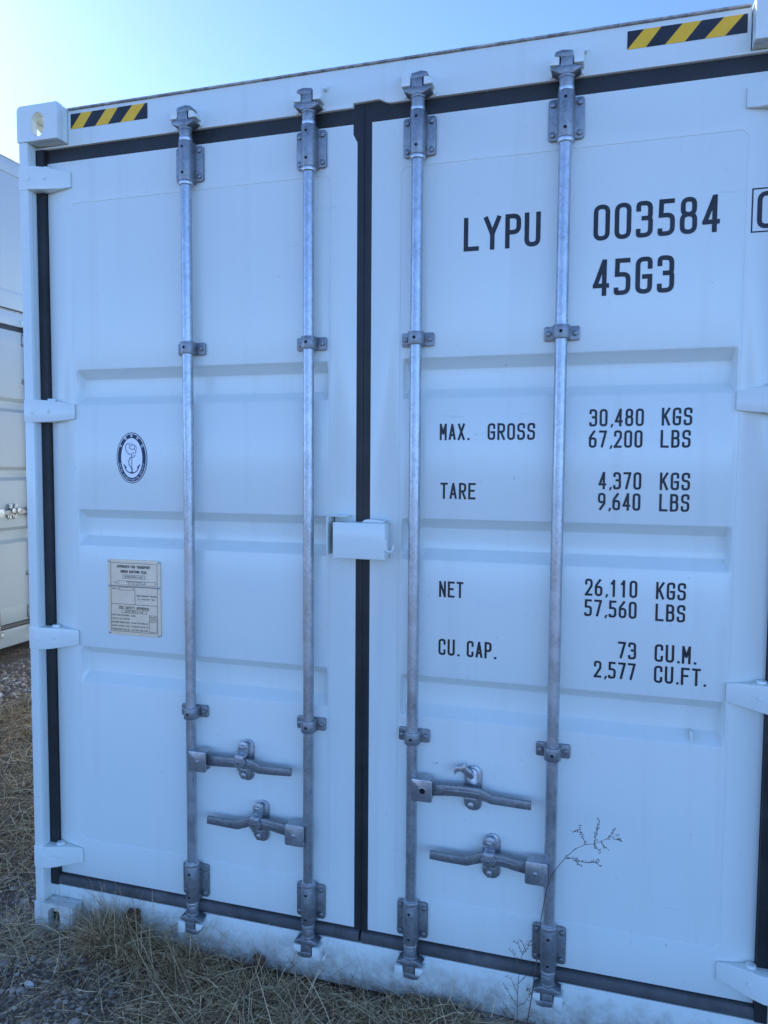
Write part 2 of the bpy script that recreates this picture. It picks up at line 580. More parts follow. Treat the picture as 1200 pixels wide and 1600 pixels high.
# handle: local x along the bar from the rod (0) outwards; s = +1 to the right, -1 to the left
def mk_handle(kind):
    mb = MB()
    if kind == 'open':
        pts = [(.06, -.004), (.105, .002), (.14, .006), (.182, .008), (.213, .006), (.247, -.008), (.30, -.009), (.362, -.010)]
    elif kind == 'right':
        pts = [(.055, 0), (.118, .002), (.163, .006), (.20, .009), (.228, .007), (.252, -.008), (.30, -.006), (.366, -.002)]
    else:
        pts = [(.055, .0), (.098, .006), (.135, .014), (.172, .018), (.205, .014), (.247, -.005), (.30, -.004), (.358, -.001)]
    hs = [.017, .0165, .016, .016, .015, .0135, .0125, .0122]
    y0 = [-.010, -.011, -.015, -.018, -.016, -.012, -.014, -.015]
    y1 = [.002, .001, -.003, -.006, -.004, .0, -.002, -.003]
    mb.bar(pts, hs, y0, y1)
    # pressed groove along the middle
    mb.bar([pts[1], pts[2], pts[3], pts[4]], [.004, .005, .005, .003], [y - .003 for y in y0[1:5]], y0[1:5])
    return mb

def mirror(mb, s):
    if s < 0:
        mb.v = [(-x, y, z) for x, y, z in mb.v]
    return mb

def handle_bracket(kind):
    mb = MB()
    mb.extr(rrect(.004, .070, -.034, .034, .007, 4), -.030, -.024, 'y')
    mb.box(.006, .066, -.0245, .012, .027, .0335)
    mb.box(.006, .066, -.0245, .012, -.0335, -.027)
    if kind == 'open':
        mb.cyl((.040, 0), .011, -.0305, -.026, 'y', 16, mi=1)
    else:
        mb.cyl((.040, 0), .0065, -.034, -.027, 'y', 12)
    return mb

def retainer(kind):
    mb = MB()
    mb.extr(stadium(.004, 0, .049, .138), .0265, .0315, 'y')
    mb.extr(stadium(-.002, 0, .043, .126), .018, .0266, 'y')
    for z in (.044, -.050):
        mb.cyl((-.003, z), .0105, .010, .019, 'y', 8)
    # cradle under the bar
    mb.box(-.018, .016, -.006, .019, -.026, -.018)
    return mb

def catch(kind):
    mb = MB()
    if kind == 'open':
        mb.extr([(.006, .050), (-.002, .062), (-.018, .072), (-.020, .086), (-.030, .074), (-.046, .072), (-.054, .060), (-.051, .044),
                 (-.046, .052), (-.036, .058), (-.024, .052), (-.016, .044), (-.006, .040)], .002, .014, 'y')
    else:
        mb.extr([(-.018, .050), (-.014, .064), (.0, .068), (.012, .064), (.016, .050), (.016, .024), (-.017, .024)], .004, .013, 'y')
        mb.extr([(-.016, .032), (.015, .032), (.016, .022), (-.016, .022)], -.022, .012, 'y')
        mb.extr([(-.015, .031), (.014, .031), (.015, .024), (.023, .012), (.016, -.002), (.0, -.013), (-.014, -.004), (-.023, .010), (-.015, .022)], -.0265, -.0215, 'y')
        mb.cyl((-.003, .050), .0085, -.004, .0045, 'y', 8)
        mb.cyl((-.001, .008), .0045, -.0272, -.024, 'y', 10, mi=1)
        mb.box(-.024, -.016, .002, .012, .034, .040)
    return mb

# ------------------------------------------------------------------ corner casting
def mk_casting(sx, sz):
    """sx=+1: outer side at x=0 growing +x; sx=-1 mirrored.  sz=+1: top casting, -1: bottom.  local front y=0, z from 0 to .118"""
    mb = MB()
    W, H, D, T = .162, .118, .178, .028
    f = lambda l: [(x if sx > 0 else -x, z if sz > 0 else H - z) for x, z in l]
    outer = rrect(0, W, 0, H, .016, 5, (0, 0, 0, 1))
    mb.extr(f(outer), 0, T, 'y', holes=[f(stadium(.083, .052, .051, .079))])
    fx = lambda x: x if sx > 0 else -x
    fz = lambda z: z if sz > 0 else H - z
    # outer side plate (normal x)
    side = [(y, fz(z)) for y, z in rrect(T, D, .0015, H - .0015, .010, 4, (0, 0, 1, 0))]
    hole = [(y, fz(z)) for y, z in stadium(.092, .052, .064, .064)]
    mb.extr(side, *(sorted((fx(.0015), fx(T)))), 'x', holes=[hole])
    # top plate
    tp = [(fx(x), y) for x, y in rrect(T, W - .0015, T, D - .0015, .006, 2)]
    th = [(fx(x), y) for x, y in stadium(.089, .092, .064, .110)]
    mb.extr(tp, *(sorted((fz(H - T), fz(H - .0015)))), 'z', holes=[th])
    # inner side, back, bottom (closed)
    a, b = sorted((fx(W - .014), fx(W - .0015)))
    c, d = sorted((fz(.0015), fz(H - T)))
    mb.box(a, b, T, D - .014, c, d)
    a, b = sorted((fx(T), fx(W - .014)))
    c, d = sorted((fz(.0015), fz(.014)))
    mb.box(a, b, T, D - .014, c, d)
    a, b = sorted((fx(T), fx(W - .0015)))
    c, d = sorted((fz(.0015), fz(H - T)))
    mb.box(a, b, D - .014, D - .0015, c, d)
    return mb.mesh('corner_casting', [M['white']], bevel=.0022)

# ------------------------------------------------------------------ shipping container
WID = 2.438
def door_outline(side, z0, z1):
    if side < 0:
        x0, x1 = .070, 1.197
        return [(x0, z0), (x1, z0), (x1, z1 - .054), (x1 - .013, z1 - .030), (x1 - .013, z1), (x0, z1)]
    x0, x1 = 1.242, 2.368
    return [(x0, z0), (x1, z0), (x1, z1), (x0, z1)]

def container(name, label, H, ribs, handles, mids, loc, rotz, length, paintm, group=None, detail=True, plain_end=False):
    root = bpy.data.objects.new(name, None)
    COL.objects.link(root)
    root.empty_display_size = .2
    root.location = loc
    root.rotation_euler = (0, 0, rotz)
    tag(root, label, 'shipping container', group)
    zt = H - .172                       # door top
    zb = .207                           # door bottom
    ht, sb = H - .127, .163             # header underside, sill top
    # castings
    for yy, flip in ((0, False), (length, True)):
        for sx, x in ((1, 0), (-1, WID)):
            for sz, z in ((1, H - .118), (-1, 0)):
                me = fitting('cast', mk_casting, sx, sz) if not flip else fitting('cast', mk_casting, -sx, sz)
                o = link('corner_casting', me, root)
                o.location = (x, yy, z)
                if flip:
                    o.rotation_euler = (0, 0, math.pi)
                if me.materials[0] != paintm and detail is False:
                    pass
    # corner posts
    for sx in (1, -1):
        mb = MB()
        X = (lambda x: x) if sx > 0 else (lambda x: WID - x)
        prof = [(X(.004), .003), (X(.030), .003), (X(.0365), .008), (X(.0365), .050), (X(.062), .078), (X(.15), .078), (X(.15), .084), (X(.055), .084), (X(.030), .16), (X(.004), .16)]
        mb.extr(prof, .1185, H - .1185, 'z')
        p = mb.build('corner_post', paintm, root, bevel=.002)
        for k in range(2):
            mb = MB()
            xa = X(.0366); xb = X(.0376)
            ya = .018 + k * .017
            mb.box(min(xa, xb), max(xa, xb), ya, ya + .006, .13, H - .13)
            mb.build('post_bead', paintm, p)
        mb = MB()
        a, b = sorted((X(.004), X(.12)))
        mb.box(a, b, length - .16, length - .003, .1185, H - .1185)
        mb.build('rear_post', paintm, root, bevel=.003)
    # header and sill (front face .052 deep)
    YF = .052
    mb = MB()
    mb.extr([(.037, ht), (1.184, ht), (1.184, ht + .013), (1.266, ht + .015), (1.288, ht + .003), (1.30, ht), (WID - .037, ht),
             (WID - .037, H - .1195), (WID - .1635, H - .1195), (WID - .1635, H - .010), (.1635, H - .010), (.1635, H - .1195), (.037, H - .1195)], YF, .15, 'y')
    hd = mb.build('door_header', paintm, root, bevel=.0025)
    mb = MB()
    mb.box(.166, WID - .166, YF - .006, .30, H - .0095, H - .0035)
    mb.build('roof_edge', M['rust'], hd, bevel=.001)
    mb = MB()
    mb.extr([(.037, sb), (.037, .1195), (.1635, .1195), (.1635, .012), (WID - .1635, .012), (WID - .1635, .1195), (WID - .037, .1195), (WID - .037, sb)], YF, .16, 'y')
    mb.build('door_sill', paintm, root, bevel=.003)
    # corrugated side walls, roof, end wall, floor
    y, prof = .16, []
    while y < length - .30:
        prof += [(y, 0), (y + .072, 0), (y + .140, .036), (y + .210, .036)]
        y += .278
    prof.append((length - .16, 0))
    for sx in (1, -1):
        mb = MB()
        X = (lambda x: x) if sx > 0 else (lambda x: WID - x)
        vs = [(X(.022 + d), yy, z) for z in (.16, H - .06) for yy, d in prof]
        n = len(prof)
        mb.add(vs, [(i, i + 1, n + i + 1, n + i) for i in range(n - 1)])
        sw = mb.build('side_wall', paintm, root, smooth=20, weld=False)
        a, b = sorted((X(.010), X(.075)))
        for za, zc in ((H - .066, H - .006), (.020, .165)):
            mb = MB()
            mb.box(a, b, .165, length - .165, za, zc)
            mb.build('side_rail', paintm, sw, bevel=.004)
    mb = MB()
    n = len(prof)
    vs = [(x, yy, H - .012 - d * .55) for x in (.05, WID - .05) for yy, d in prof]
    mb.add(vs, [(i, n + i, n + i + 1, i + 1) for i in range(n - 1)])
    mb.build('roof', paintm, root, smooth=20, weld=False)
    mb = MB()
    mb.box(.12, WID - .12, length - .09, length - .03, .1, H - .02)
    mb.build('end_wall', paintm, root)
    mb = MB()
    mb.box(.08, WID - .08, .165, length - .1, .13, .16)
    mb.build('floor', M['timber'], root)
    doors = {}
    if plain_end:
        mb = MB()
        mb.box(.0375, WID - .0375, .060, .10, sb + .001, ht - .001)
        mb.build('end_panel', paintm, root, bevel=.002)
        return root, doors, hd
    # doors
    zs0, zs1 = .348, H - .315
    for side in (-1, 1):
        ol = door_outline(side, zb, zt)
        x0, x1 = ol[0][0], ol[1][0]
        pa, pb = (.160, 1.108) if side < 0 else (1.3345, 2.2775)
        c = .014
        hole = [(pa + c, zs0), (pb - c, zs0), (pb, zs0 + c), (pb, zs1 - c), (pb - c, zs1), (pa + c, zs1), (pa, zs1 - c), (pa, zs0 + c)]
        mb = MB()
        mb.extr(ol, YD, .115, 'y', holes=[hole])
        dr = mb.build('door', paintm, root, bevel=.0016)
        doors[side] = dr
        # pressed sheet with recessed ribs
        zrows = [zs0 - .005]
        for (za, zc) in sorted(ribs):
            zrows += [za, za + .030, zc - .030, zc]
        zrows.append(zs1 + .005)
        xa, xb = pa - .005, pb + .005
        xc = [xa, pa + .010, pa + .020, pb - .016, pb - .005, xb]
        vs, fs = [], []
        for j, z in enumerate(zrows):
            for i, x in enumerate(xc):
                dep = YP
                k = (j - 1) % 4
                if 0 < j < len(zrows) - 1 and k in (1, 2) and i in (2, 3):
                    dep = YP + .041
                vs.append((x, dep, z))
        nx = len(xc)
        for j in range(len(zrows) - 1):
            for i in range(nx - 1):
                fs.append((j * nx + i, j * nx + i + 1, (j + 1) * nx + i + 1, (j + 1) * nx + i))
        mb = MB()
        mb.add(vs, fs)
        mb.build('door_panel', paintm, dr, bevel=.003, segs=3, smooth=60, weld=False)
        # rubber seal round the leaf
        ga, gb = (.0368, 1.2190) if side < 0 else (1.2195, WID - .0368)
        mb = MB()
        go = [(ga, sb + .001), (gb, sb + .001), (gb, ht - .001), (ga, ht - .001)]
        if side < 0:
            go = [(ga, sb + .001), (1.190, sb + .001), (1.190, sb - .008), (gb, sb - .008), (gb, ht + .012), (1.186, ht + .011), (1.186, ht - .001), (ga, ht - .001)]
            gy = .0510
        else:
            go = [(gb, ht - .001), (1.30, ht - .001), (1.266, ht + .013), (ga, ht + .012), (ga, sb - .008), (1.248, sb - .008), (1.248, sb + .001), (gb, sb + .001)]
            gy = .0510
        gh = [(x0 + .0015, zb + .0015), (x1 - .0015, zb + .0015), (x1 - .0015, zt - .056), (x1 - .0145, zt - .031), (x1 - .0145, zt - .0015), (x0 + .0015, zt - .0015)] if side < 0 else \
             [(x0 + .0015, zb + .0015), (x1 - .0015, zb + .0015), (x1 - .0015, zt - .0015), (x0 + .0015, zt - .0015)]
        mb.extr(go, gy + .009, gy + .029, 'y', holes=[gh])
        hx0, hx1 = (ga + .0002, .0692) if side < 0 else (WID - .0692, gb - .0002)
        mb.box(hx0, hx1, .0425, gy + .0092, sb + .003, ht - .003)
        gk = mb.build('door_gasket', M['rubber'], dr, bevel=.0015)
        # bulging lip of the lower seal with its retaining strip
        mb = MB()
        lip = [(.0605, sb + .003), (.050, sb + .004), (.0445, sb + .012), (.046, sb + .030), (.051, sb + .038), (.0605, sb + .041)]
        mb.extr(lip, ga + .004, gb - .003, 'x')
        mb.build('gasket_lip', M['rubber_dusty'], dr, bevel=.001)
        # hinges
        for hz in [H - .236, H - 1.021, H - 1.816, .286] if H > 2 else [H - .236, .286]:
            mb = MB()
            X = (lambda x: x) if side < 0 else (lambda x: WID - x)
            s = 1 if side < 0 else -1
            secs = [(.002, .039, .001), (.055, .039, .002), (.085, .037, .016), (.140, .030, .046), (.168, .026, .052)]
            vs, fs = [], []
            for x, hh, yf in secs:
                back = .0585 if x > .069 else .050
                if x <= .069:
                    back = .0505
                vs += [(X(x), yf, hz - hh), (X(x), yf, hz + hh), (X(x), back, hz + hh), (X(x), back, hz - hh)]
            for i in range(len(secs) - 1):
                for k in range(4):
                    fs.append((i * 4 + k, i * 4 + (k + 1) % 4, i * 4 + 4 + (k + 1) % 4, i * 4 + 4 + k))
            e = (len(secs) - 1) * 4
            fs += [(0, 1, 2, 3), (e + 3, e + 2, e + 1, e)]
            mb.add(vs, fs)
            mb.cyl((X(.082), .044), .014, hz - .038, hz + .044, 'z', 14)
            mb.cyl((X(.036), hz), .011, .0, .004, 'y', 14)
            mb.cyl((X(.088), hz), .007, .0155, .03, 'y', 14)
            mb.build('hinge', paintm, dr, bevel=.004, segs=3)
    # locking gear
    rods = [(.629, 1), (1.051, -1), (1.392, 1), (1.811, -1)]
    for i, (rx, s) in enumerate(rods):
        e = bpy.data.objects.new('lock_rod', None)
        mb = MB()
        mb.cyl((0, 0), .0172, .150, H - .130, 'z', 24)
        rod = mb.build('lock_rod', M['galv'], root, (rx, YR, 0))
        for z, v in ((H - .2365, 1), (.278, -1)):
            o = link('guide_bracket', fitting('guide', mk_guide), rod, (0, 0, z))
            if v < 0:
                o.rotation_euler = (0, math.pi, 0)
        for z in mids:
            link('clamp', fitting('clamp', mk_clamp), rod, (0, 0, z))
        for z, v in ((H - .120, 1), (.158, -1)):
            link('cam', fitting('cam', mk_cam, s, v), rod, (0, 0, z))
            link('cam_keeper', fitting('keep', mk_keeper, s, v), root, (rx, YR, z))
        hz, kind, cx = handles[i]
        mirror(mk_handle(kind), s).build('handle', [M['forged']], rod, (0, 0, hz), bevel=.0014)
        mirror(handle_bracket(kind), s).build('handle_bracket', [M['galv'], M['hole']], rod, (0, 0, hz), bevel=.0018)
        rt_ = retainer(kind).build('handle_retainer', [M['galv']], root, (cx, YR, hz + .004), bevel=.0015)
        catch(kind).build('catch', [M['galv'], M['hole']], rt_, (0, 0, 0), bevel=.0018)
    return root, doors, hd

RIBS = [(1.897, 2.018), (1.410, 1.535), (.922, 1.050)]
main, doors, header = container(
    'shipping_container', 'white shipping container with four galvanised lock rods and black serial markings on its closed doors',
    2.896, RIBS,
    [(.713, 'right', .818), (.513, 'left', .872), (.716, 'open', 1.575), (.513, 'left', 1.634)],
    [2.071, .866], (0, 0, 0), 0, 12.19, M['white'])
door_l, door_r = doors[-1], doors[1]

# hazard stickers on the header
def sticker(x0, x1, z0, z1):
    mb = MB()
    w_ = x1 - x0
    y = .0512
    T = [0, .143, .29, .47, .627, .81, .97, 1.0]
    B = [0, 0, .16, .325, .49, .653, .82, 1.0]
    p = lambda f, z: (x0 + f * w_, y, z)
    for i in range(7):
        mi = 1 if i % 2 else 0
        a, b, c, d = p(B[i], z0), p(B[i + 1], z0), p(T[i + 1], z1), p(T[i], z1)
        vs = [a, b, c, d]
        if i == 0:
            mb.add([a, c, d], [(0, 1, 2)], mi)
        else:
            mb.add(vs, [(0, 1, 2, 3)], mi)
    o = mb.build('hazard_sticker', [M['black'], M['yellow']], header, smooth=0)
    return o
sticker(.176, .4745, 2.824, 2.8735)
sticker(1.9675, 2.2645, 2.8225, 2.8705)

# lettering on the right-hand door
YT = YP - .0007
def mark(name, items, y=YT, t=.13, mats=None, parent=None, wr=.44):
    mb = MB()
    for s, x0, x1, z0, h in items:
        text(mb, s, x0, x1, z0, h, y, t, wr)
    return mb.build(name, mats or M['black'], parent or door_r, smooth=0, weld=False)
mb = MB()
for ch, x in (('L', 1.525), ('Y', 1.5835), ('P', 1.6455), ('U', 1.7005)):
    text(mb, ch, x, x + (.050 if ch == 'Y' else .045), 2.3215, .0965, YT, .135)
mb.build('owner_code', M['black'], door_r, smooth=0, weld=False)
mark('serial_number', [('003584', 1.8905, 2.215, 2.3235, .098)], t=.125)
mark('type_code', [('45G3', 1.892, 2.1055, 2.1715, .1)], t=.125)
mb = MB()
text(mb, '0', 2.3045, 2.3515, 2.323, .096, YD - .0007, .125)
stroke(mb, [(2.2925, 2.3155), (2.380, 2.3155), (2.380, 2.4265), (2.2925, 2.4265)], .0035, True, YD - .0007)
mb.build('check_digit', M['black'], door_r, smooth=0, weld=False)
rows = [
 ('gross_weight', [('MAX.', 1.460, 1.549, 1.772, .049), ('GROSS', 1.6035, 1.741, 1.772, .049)]),
 ('gross_kilograms', [('30,480', 1.8915, 2.0375, 1.809, .049), ('KGS', 2.084, 2.1625, 1.81, .049)]),
 ('gross_pounds', [('67,200', 1.8915, 2.0355, 1.749, .049), ('LBS', 2.0825, 2.160, 1.749, .049)]),
 ('tare_weight', [('TARE', 1.464, 1.5705, 1.596, .049)]),
 ('tare_kilograms', [('4,370', 1.9205, 2.0355, 1.632, .049), ('KGS', 2.084, 2.162, 1.632, .049)]),
 ('tare_pounds', [('9,640', 1.920, 2.0345, 1.573, .049), ('LBS', 2.084, 2.162, 1.573, .049)]),
 ('net_weight', [('NET', 1.4635, 1.538, 1.298, .049)]),
 ('net_kilograms', [('26,110', 1.8905, 2.033, 1.3265, .049), ('KGS', 2.0825, 2.1605, 1.3265, .049)]),
 ('net_pounds', [('57,560', 1.890, 2.0325, 1.267, .049), ('LBS', 2.0825, 2.1605, 1.265, .049)]),
 ('cubic_capacity', [('CU.', 1.4635, 1.5275, 1.120, .050), ('CAP.', 1.5505, 1.638, 1.120, .050)]),
 ('cubic_metres', [('73', 1.9845, 2.0345, 1.1505, .049), ('CU.M.', 2.0835, 2.192, 1.1495, .050)]),
 ('cubic_feet', [('2,577', 1.9205, 2.034, 1.0905, .049), ('CU.FT.', 2.0835, 2.219, 1.0895, .049)]),
]
for n, it in rows:
    mark(n, it[:1])
    for q in it[1:]:
        mark('unit_' + q[0].lower().replace('.', '').replace(' ', '_') if q[0] not in ('GROSS', 'CAP.') else 'marking_word', [q])

# approval plate
def plate():
    x0, x1, z0, z1 = .2905, .4985, 1.1035, 1.366
    mb = MB()
    mb.extr(rrect(x0, x1, z0, z1, .008, 3), YP - .005, YP - .0002, 'y')
    o = mb.build('approval_plate', M['alu'], main, bevel=.0008)
    fr = MB()
    y = YP - .0056
    g = .012
    split1, split2 = z1 - .092, z1 - .155
    stroke(fr, [(x0 + g, z1 - g), (x1 - g, z1 - g), (x1 - g, split1), (x0 + g, split1)], .0012, True, y)
    stroke(fr, [(x0 + g, split1 - .002), (x1 - g, split1 - .002), (x1 - g, z0 + g), (x0 + g, z0 + g)], .0012, True, y - .0001)
    stroke(fr, [(x0 + g, split2), (x1 - g, split2)], .0012, False, y - .0002)
    stroke(fr, [(x0 + .108, split1), (x0 + .108, split2)], .0012, False, y - .0003)
    fr.build('plate_border', M['black'], o, smooth=0, weld=False)
    rv = MB()
    rv.cyl((0, 0), .0045, -.0025, .001, 'y', 12)
    rme = rv.mesh('rivet', [M['galv']], bevel=.0008)
    for xx in (x0 + .006, x1 - .006):
        for zz in (z0 + .006, split1, z1 - .006):
            link('rivet', rme, o, (xx, YP - .005, zz))
    tx = MB()
    def T(s, cx, z, h, wd=None, k=.12, wr=.5):
        nat = len(s) * h * .62 if wd is None else wd
        text(tx, s, cx - nat / 2, cx + nat / 2, z, h, y, k, wr)
    cx = (x0 + x1) / 2
    T('APPROVED FOR TRANSPORT', cx, z1 - .029, .0095, .132, .17)
    T('UNDER CUSTOMS SEAL', cx, z1 - .046, .0095, .105, .17)
    T('CN/9552/C4695-H/2021', cx, z1 - .062, .006, .075)
    stroke(tx, [(cx - .044, z1 - .065), (cx + .044, z1 - .065), (cx + .044, z1 - .053), (cx - .044, z1 - .053)], .001, True, y)
    T('TYPE', x0 + .030, z1 - .083, .0045, .014)
    T('MANUFACTURERS NO', cx + .01, z1 - .079, .0045, .075)
    T('OF THE CONTAINER', cx + .012, z1 - .086, .0045, .07)
    stroke(tx, [(x0 + .042, z1 - .0875), (x1 - .018, z1 - .0875), (x1 - .018, z1 - .074), (x0 + .042, z1 - .074)], .0008, True, y)
    T('OWNER NO', x0 + .030, split1 - .012, .0045, .026)
    stroke(tx, [(x0 + .046, split1 - .014), (x0 + .102, split1 - .014), (x0 + .102, split1 - .005), (x0 + .046, split1 - .005)], .001, True, y)
    T('TIMBER COMPONENT TREATMENT', x0 + .153, split1 - .034, .0052, .082)
    T('IM / RADALEUM / 2021', x0 + .153, split1 - .045, .0052, .07)
    T('CSC SAFETY APPROVAL', cx, split2 - .017, .010, .122, .15)
    stroke(tx, [(cx - .05, split2 - .030), (cx + .05, split2 - .030), (cx + .05, split2 - .020), (cx - .05, split2 - .020)], .001, True, y)
    T('CN/CS-2020-A-1135', cx, split2 - .028, .006, .072)
    for i, (a, b_) in enumerate((('DATE MANUFACTURED', '2021'), ('IDENTIFICATION NO', ''), ('MAXIMUM GROSS MASS', '30,480 KG 67,200 LB'), ('ALLOW. STACK. LOAD', '192,000 KG 423,280 LB'), ('TRANSVERSE RACKING', '150,000 NEWTONS'))):
        z = split2 - .0415 - i * .0125
        text(tx, a, x0 + .014, x0 + .085, z, .0052, y, .14, .5)
        if b_:
            text(tx, b_, x0 + .092, x0 + (.158 if len(b_) > 8 else .112), z, .005, y, .14, .5)
    stroke(tx, [(x1 - .044, z0 + .016), (x1 - .015, z0 + .016), (x1 - .015, split2 - .034), (x1 - .044, split2 - .034)], .001, True, y)
    for i, s_ in enumerate(('END WALL', 'FLOOR 2PL', 'ROOF')):
        text(tx, s_, x1 - .042, x1 - .018, split2 - .042 - i * .008, .0045, y, .14, .5)
    tx.build('plate_lettering', M['black'], o, smooth=0, weld=False)
plate()

# oval society emblem
def emblem():
    cx, cz, a, b_ = .3905, 1.715, .0605, .0865
    y = YP - .0005
    def ell(f, g, k=48):
        return [(cx + a * f * math.cos(2 * math.pi * i / k), cz + (b_ + a * (f - 1) if g else b_ * f) * math.sin(2 * math.pi * i / k)) for i in range(k)]
    mb = MB()
    def disc(f, yy, mi):
        l = ell(f, True)
        mb.add([(x, yy, z) for x, z in l], [tuple(range(len(l)))], mi)
    disc(1.0, y, 0); disc(.95, y - .0003, 1); disc(.91, y - .0006, 0); disc(.69, y - .0009, 1)
    o = mb.build('emblem', [M['navy'], M['emblem_white']], door_l, smooth=0, weld=False)
    mb = MB()
    yl = y - .0011
    def curved(s, a0, a1, h, flip):
        n = len(s)
        for i, ch in enumerate(s):
            an = R(a0 + (a1 - a0) * i / max(1, n - 1))
            f = .80
            px, pz = cx + a * f * math.cos(an), cz + (b_ + a * (f - 1)) * math.sin(an)
            rot = an - math.pi / 2 if not flip else an + math.pi / 2
            g = MB()
            if ch == '*':
                g.add([(-.002, yl, -.002), (.002, yl, -.002), (.002, yl, .002), (-.002, yl, .002)], [(0, 1, 2, 3)])
            else:
                text(g, ch, -.25 * h, .25 * h, -h / 2, h, yl, .18, .5)
            c, s_ = math.cos(rot), math.sin(rot)
            g.v = [(px + x * c - z * s_, yy, pz + x * s_ + z * c) for x, yy, z in g.v]
            mb.add(g.v, g.f, 0)
    curved('CHINA CLASSIFICATION SOCIETY', 196, 344, .0058, True)
    mb.build('emblem_lettering', M['emblem_white'], door_l, smooth=0, weld=False)
    mb = MB()
    # the five characters of the society's name, as small strokes
    H5 = {'a': [[(.15, .75), (.85, .75), (.85, .35), (.15, .35), (.15, .75)], [(.5, 1), (.5, 0)]],
          'b': [[(.1, .0), (.1, 1), (.9, 1), (.9, 0), (.1, 0)], [(.28, .78), (.72, .78)], [(.28, .5), (.72, .5)], [(.5, .78), (.5, .2)], [(.25, .2), (.75, .2)]],
          'c': [[(.15, 0), (.15, .85), (.45, .85), (.45, 0)], [(.0, .45), (.5, .45)], [(.6, 1), (.6, .6)], [(.85, 1), (.95, .6)], [(.62, .45), (.95, .45), (.95, 0), (.62, 0), (.62, .45)]],
          'd': [[(.3, 1), (.05, .6), (.35, .6), (.05, .2), (.4, .25)], [(.5, .9), (.9, .9), (.75, .5), (.95, .5), (.5, 0)], [(.6, .9), (.6, .4), (.95, 0)]],
          'e': [[(.25, 1), (.3, .85)], [(.05, .75), (.4, .75), (.05, .35)], [(.25, .5), (.25, 0)], [(.5, .6), (1, .6)], [(.75, 1), (.75, .02)], [(.45, .02), (1, .02)]]}
    for ch, an in zip('abcde', (147, 118, 90, 62, 33)):
        an_ = R(an)
        f = .82
        px, pz = cx + a * f * math.cos(an_), cz + (b_ + a * (f - 1)) * math.sin(an_)
        rot = an_ - math.pi / 2
        c, s_ = math.cos(rot), math.sin(rot)
        h = .0088
        for k, st in enumerate(H5[ch]):
            pts = []
            for u, v in st:
                x, z = (u - .5) * h, (v - .5) * h
                pts.append((px + x * c - z * s_, pz + x * s_ + z * c))
            stroke(mb, pts, .0011, False, yl - .00005 * k, 0)
    mb.build('emblem_characters', M['emblem_white'], door_l, smooth=0, weld=False)
    mb = MB()
    S = lambda pts, t, k=0: stroke(mb, [(cx + u * .001, cz + v * .001) for u, v in pts], t, False, yl - .00005 * k, 0)
    S([(0, 12), (0, -46)], .0026)                                   # shank
    S([(-7, 2), (7, 2)], .0022, 1)                                  # stock
    stroke(mb, [(cx + .003 * math.cos(R(t)), cz + .0145 + .003 * math.sin(R(t))) for t in range(0, 360, 40)], .0012, True, yl, 0)
    arc = [(28 * math.cos(R(t)), -26 + 25 * math.sin(R(t))) for t in range(195, 346, 15)]
    S(arc, .0032, 2)
    S([(-31, -24), (-23, -32)], .0045, 3)
    S([(31, -24), (23, -32)], .0045, 3)
    S([(-4, -52), (0, -45), (4, -52)], .004, 4)
    # twining dragon ribbon
    rib = [(-6, 0), (-12, -10), (-10, -24), (-2, -34), (4, -40)]
    S(rib, .0028, 5)
    S([(-6, 10), (-16, 18), (-24, 30), (-24, 42), (-14, 50), (-6, 44), (-8, 34), (2, 28), (12, 32), (14, 42), (4, 46), (-2, 40)], .0022, 6)
    S([(12, 30), (18, 22), (14, 16), (6, 18)], .0018, 7)
    S([(14, 42), (20, 36), (18, 28)], .0013, 3)
    S([(0, 54), (-2, 48), (3, 44)], .0012, 4)
    S([(6, 8), (11, 5), (15, 10)], .0018, 1)
    mb.build('emblem_anchor', M['navy'], door_l, smooth=0, weld=False)
emblem()

# lock box across the meeting edge, its bracket and seal hook
def lockbox():
    mb = MB()
    x0, x1, z0, z1 = 1.1435, 1.3095, 1.411, 1.5215
    # bent cover: top, front, bottom and right cheek from 4 mm sheet
    mb.box(x0, x1, -.004, .001, z0, z1)
    mb.box(x0, x1, .0008, .059, z1 - .005, z1 - .0004)
    mb.box(x0, x1, .0008, .059, z0 + .0004, z0 + .005)
    mb.box(x1 - .005, x1 - .0004, .0008, .059, z0 + .0052, z1 - .0052)
    mb.box(x0 + .02, x0 + .024, .004, .055, z0 + .0052, z1 - .0052, 1)
    bx = mb.build('lock_box', [M['white'], M['interior']], main, bevel=.0018, segs=3)
    mb = MB()
    mb.extr([(1.1215, 1.420), (1.1257, 1.420), (1.1257, 1.5365), (1.1290, 1.5365), (1.1290, 1.5405), (1.1275, 1.5405), (1.1215, 1.5345)], -.002, .0595, 'y')
    mb.extr([(1.1291, 1.5367), (1.178, 1.5367), (1.188, 1.5395), (1.178, 1.5403), (1.1291, 1.5403)], .014, .0595, 'y')
    mb.build('box_bracket', M['white'], bx, bevel=.001)
    mb = MB()
    mb.extr([(1.232, 1.522), (1.300, 1.522), (1.300, 1.527), (1.258, 1.532), (1.240, 1.530)], .010, .058, 'y')
    mb.build('box_tab', M['white'], bx, bevel=.001)
    mb = MB()
    mb.extr([(1.309, 1.446), (1.3155, 1.446), (1.3155, 1.472), (1.309, 1.474)], -.003, .004, 'y')
    mb.tube([(1.311 + .012 * (1 - math.cos(R(t))), .0, 1.446 - .010 * math.sin(R(t))) for t in range(0, 181, 20)] + [(1.336, 0, 1.456)], .0034, 8)
    mb.build('seal_hook', M['white'], bx, bevel=0)
lockbox()
# small lashing lug in the lowest rib of the right door
mb = MB()
mb.extr([(2.184, .925), (2.190, .925), (2.192, .945), (2.187, .958), (2.182, .955)], .066, .098, 'y')
mb.build('lashing_lug', M['white'], door_r, bevel=.001)

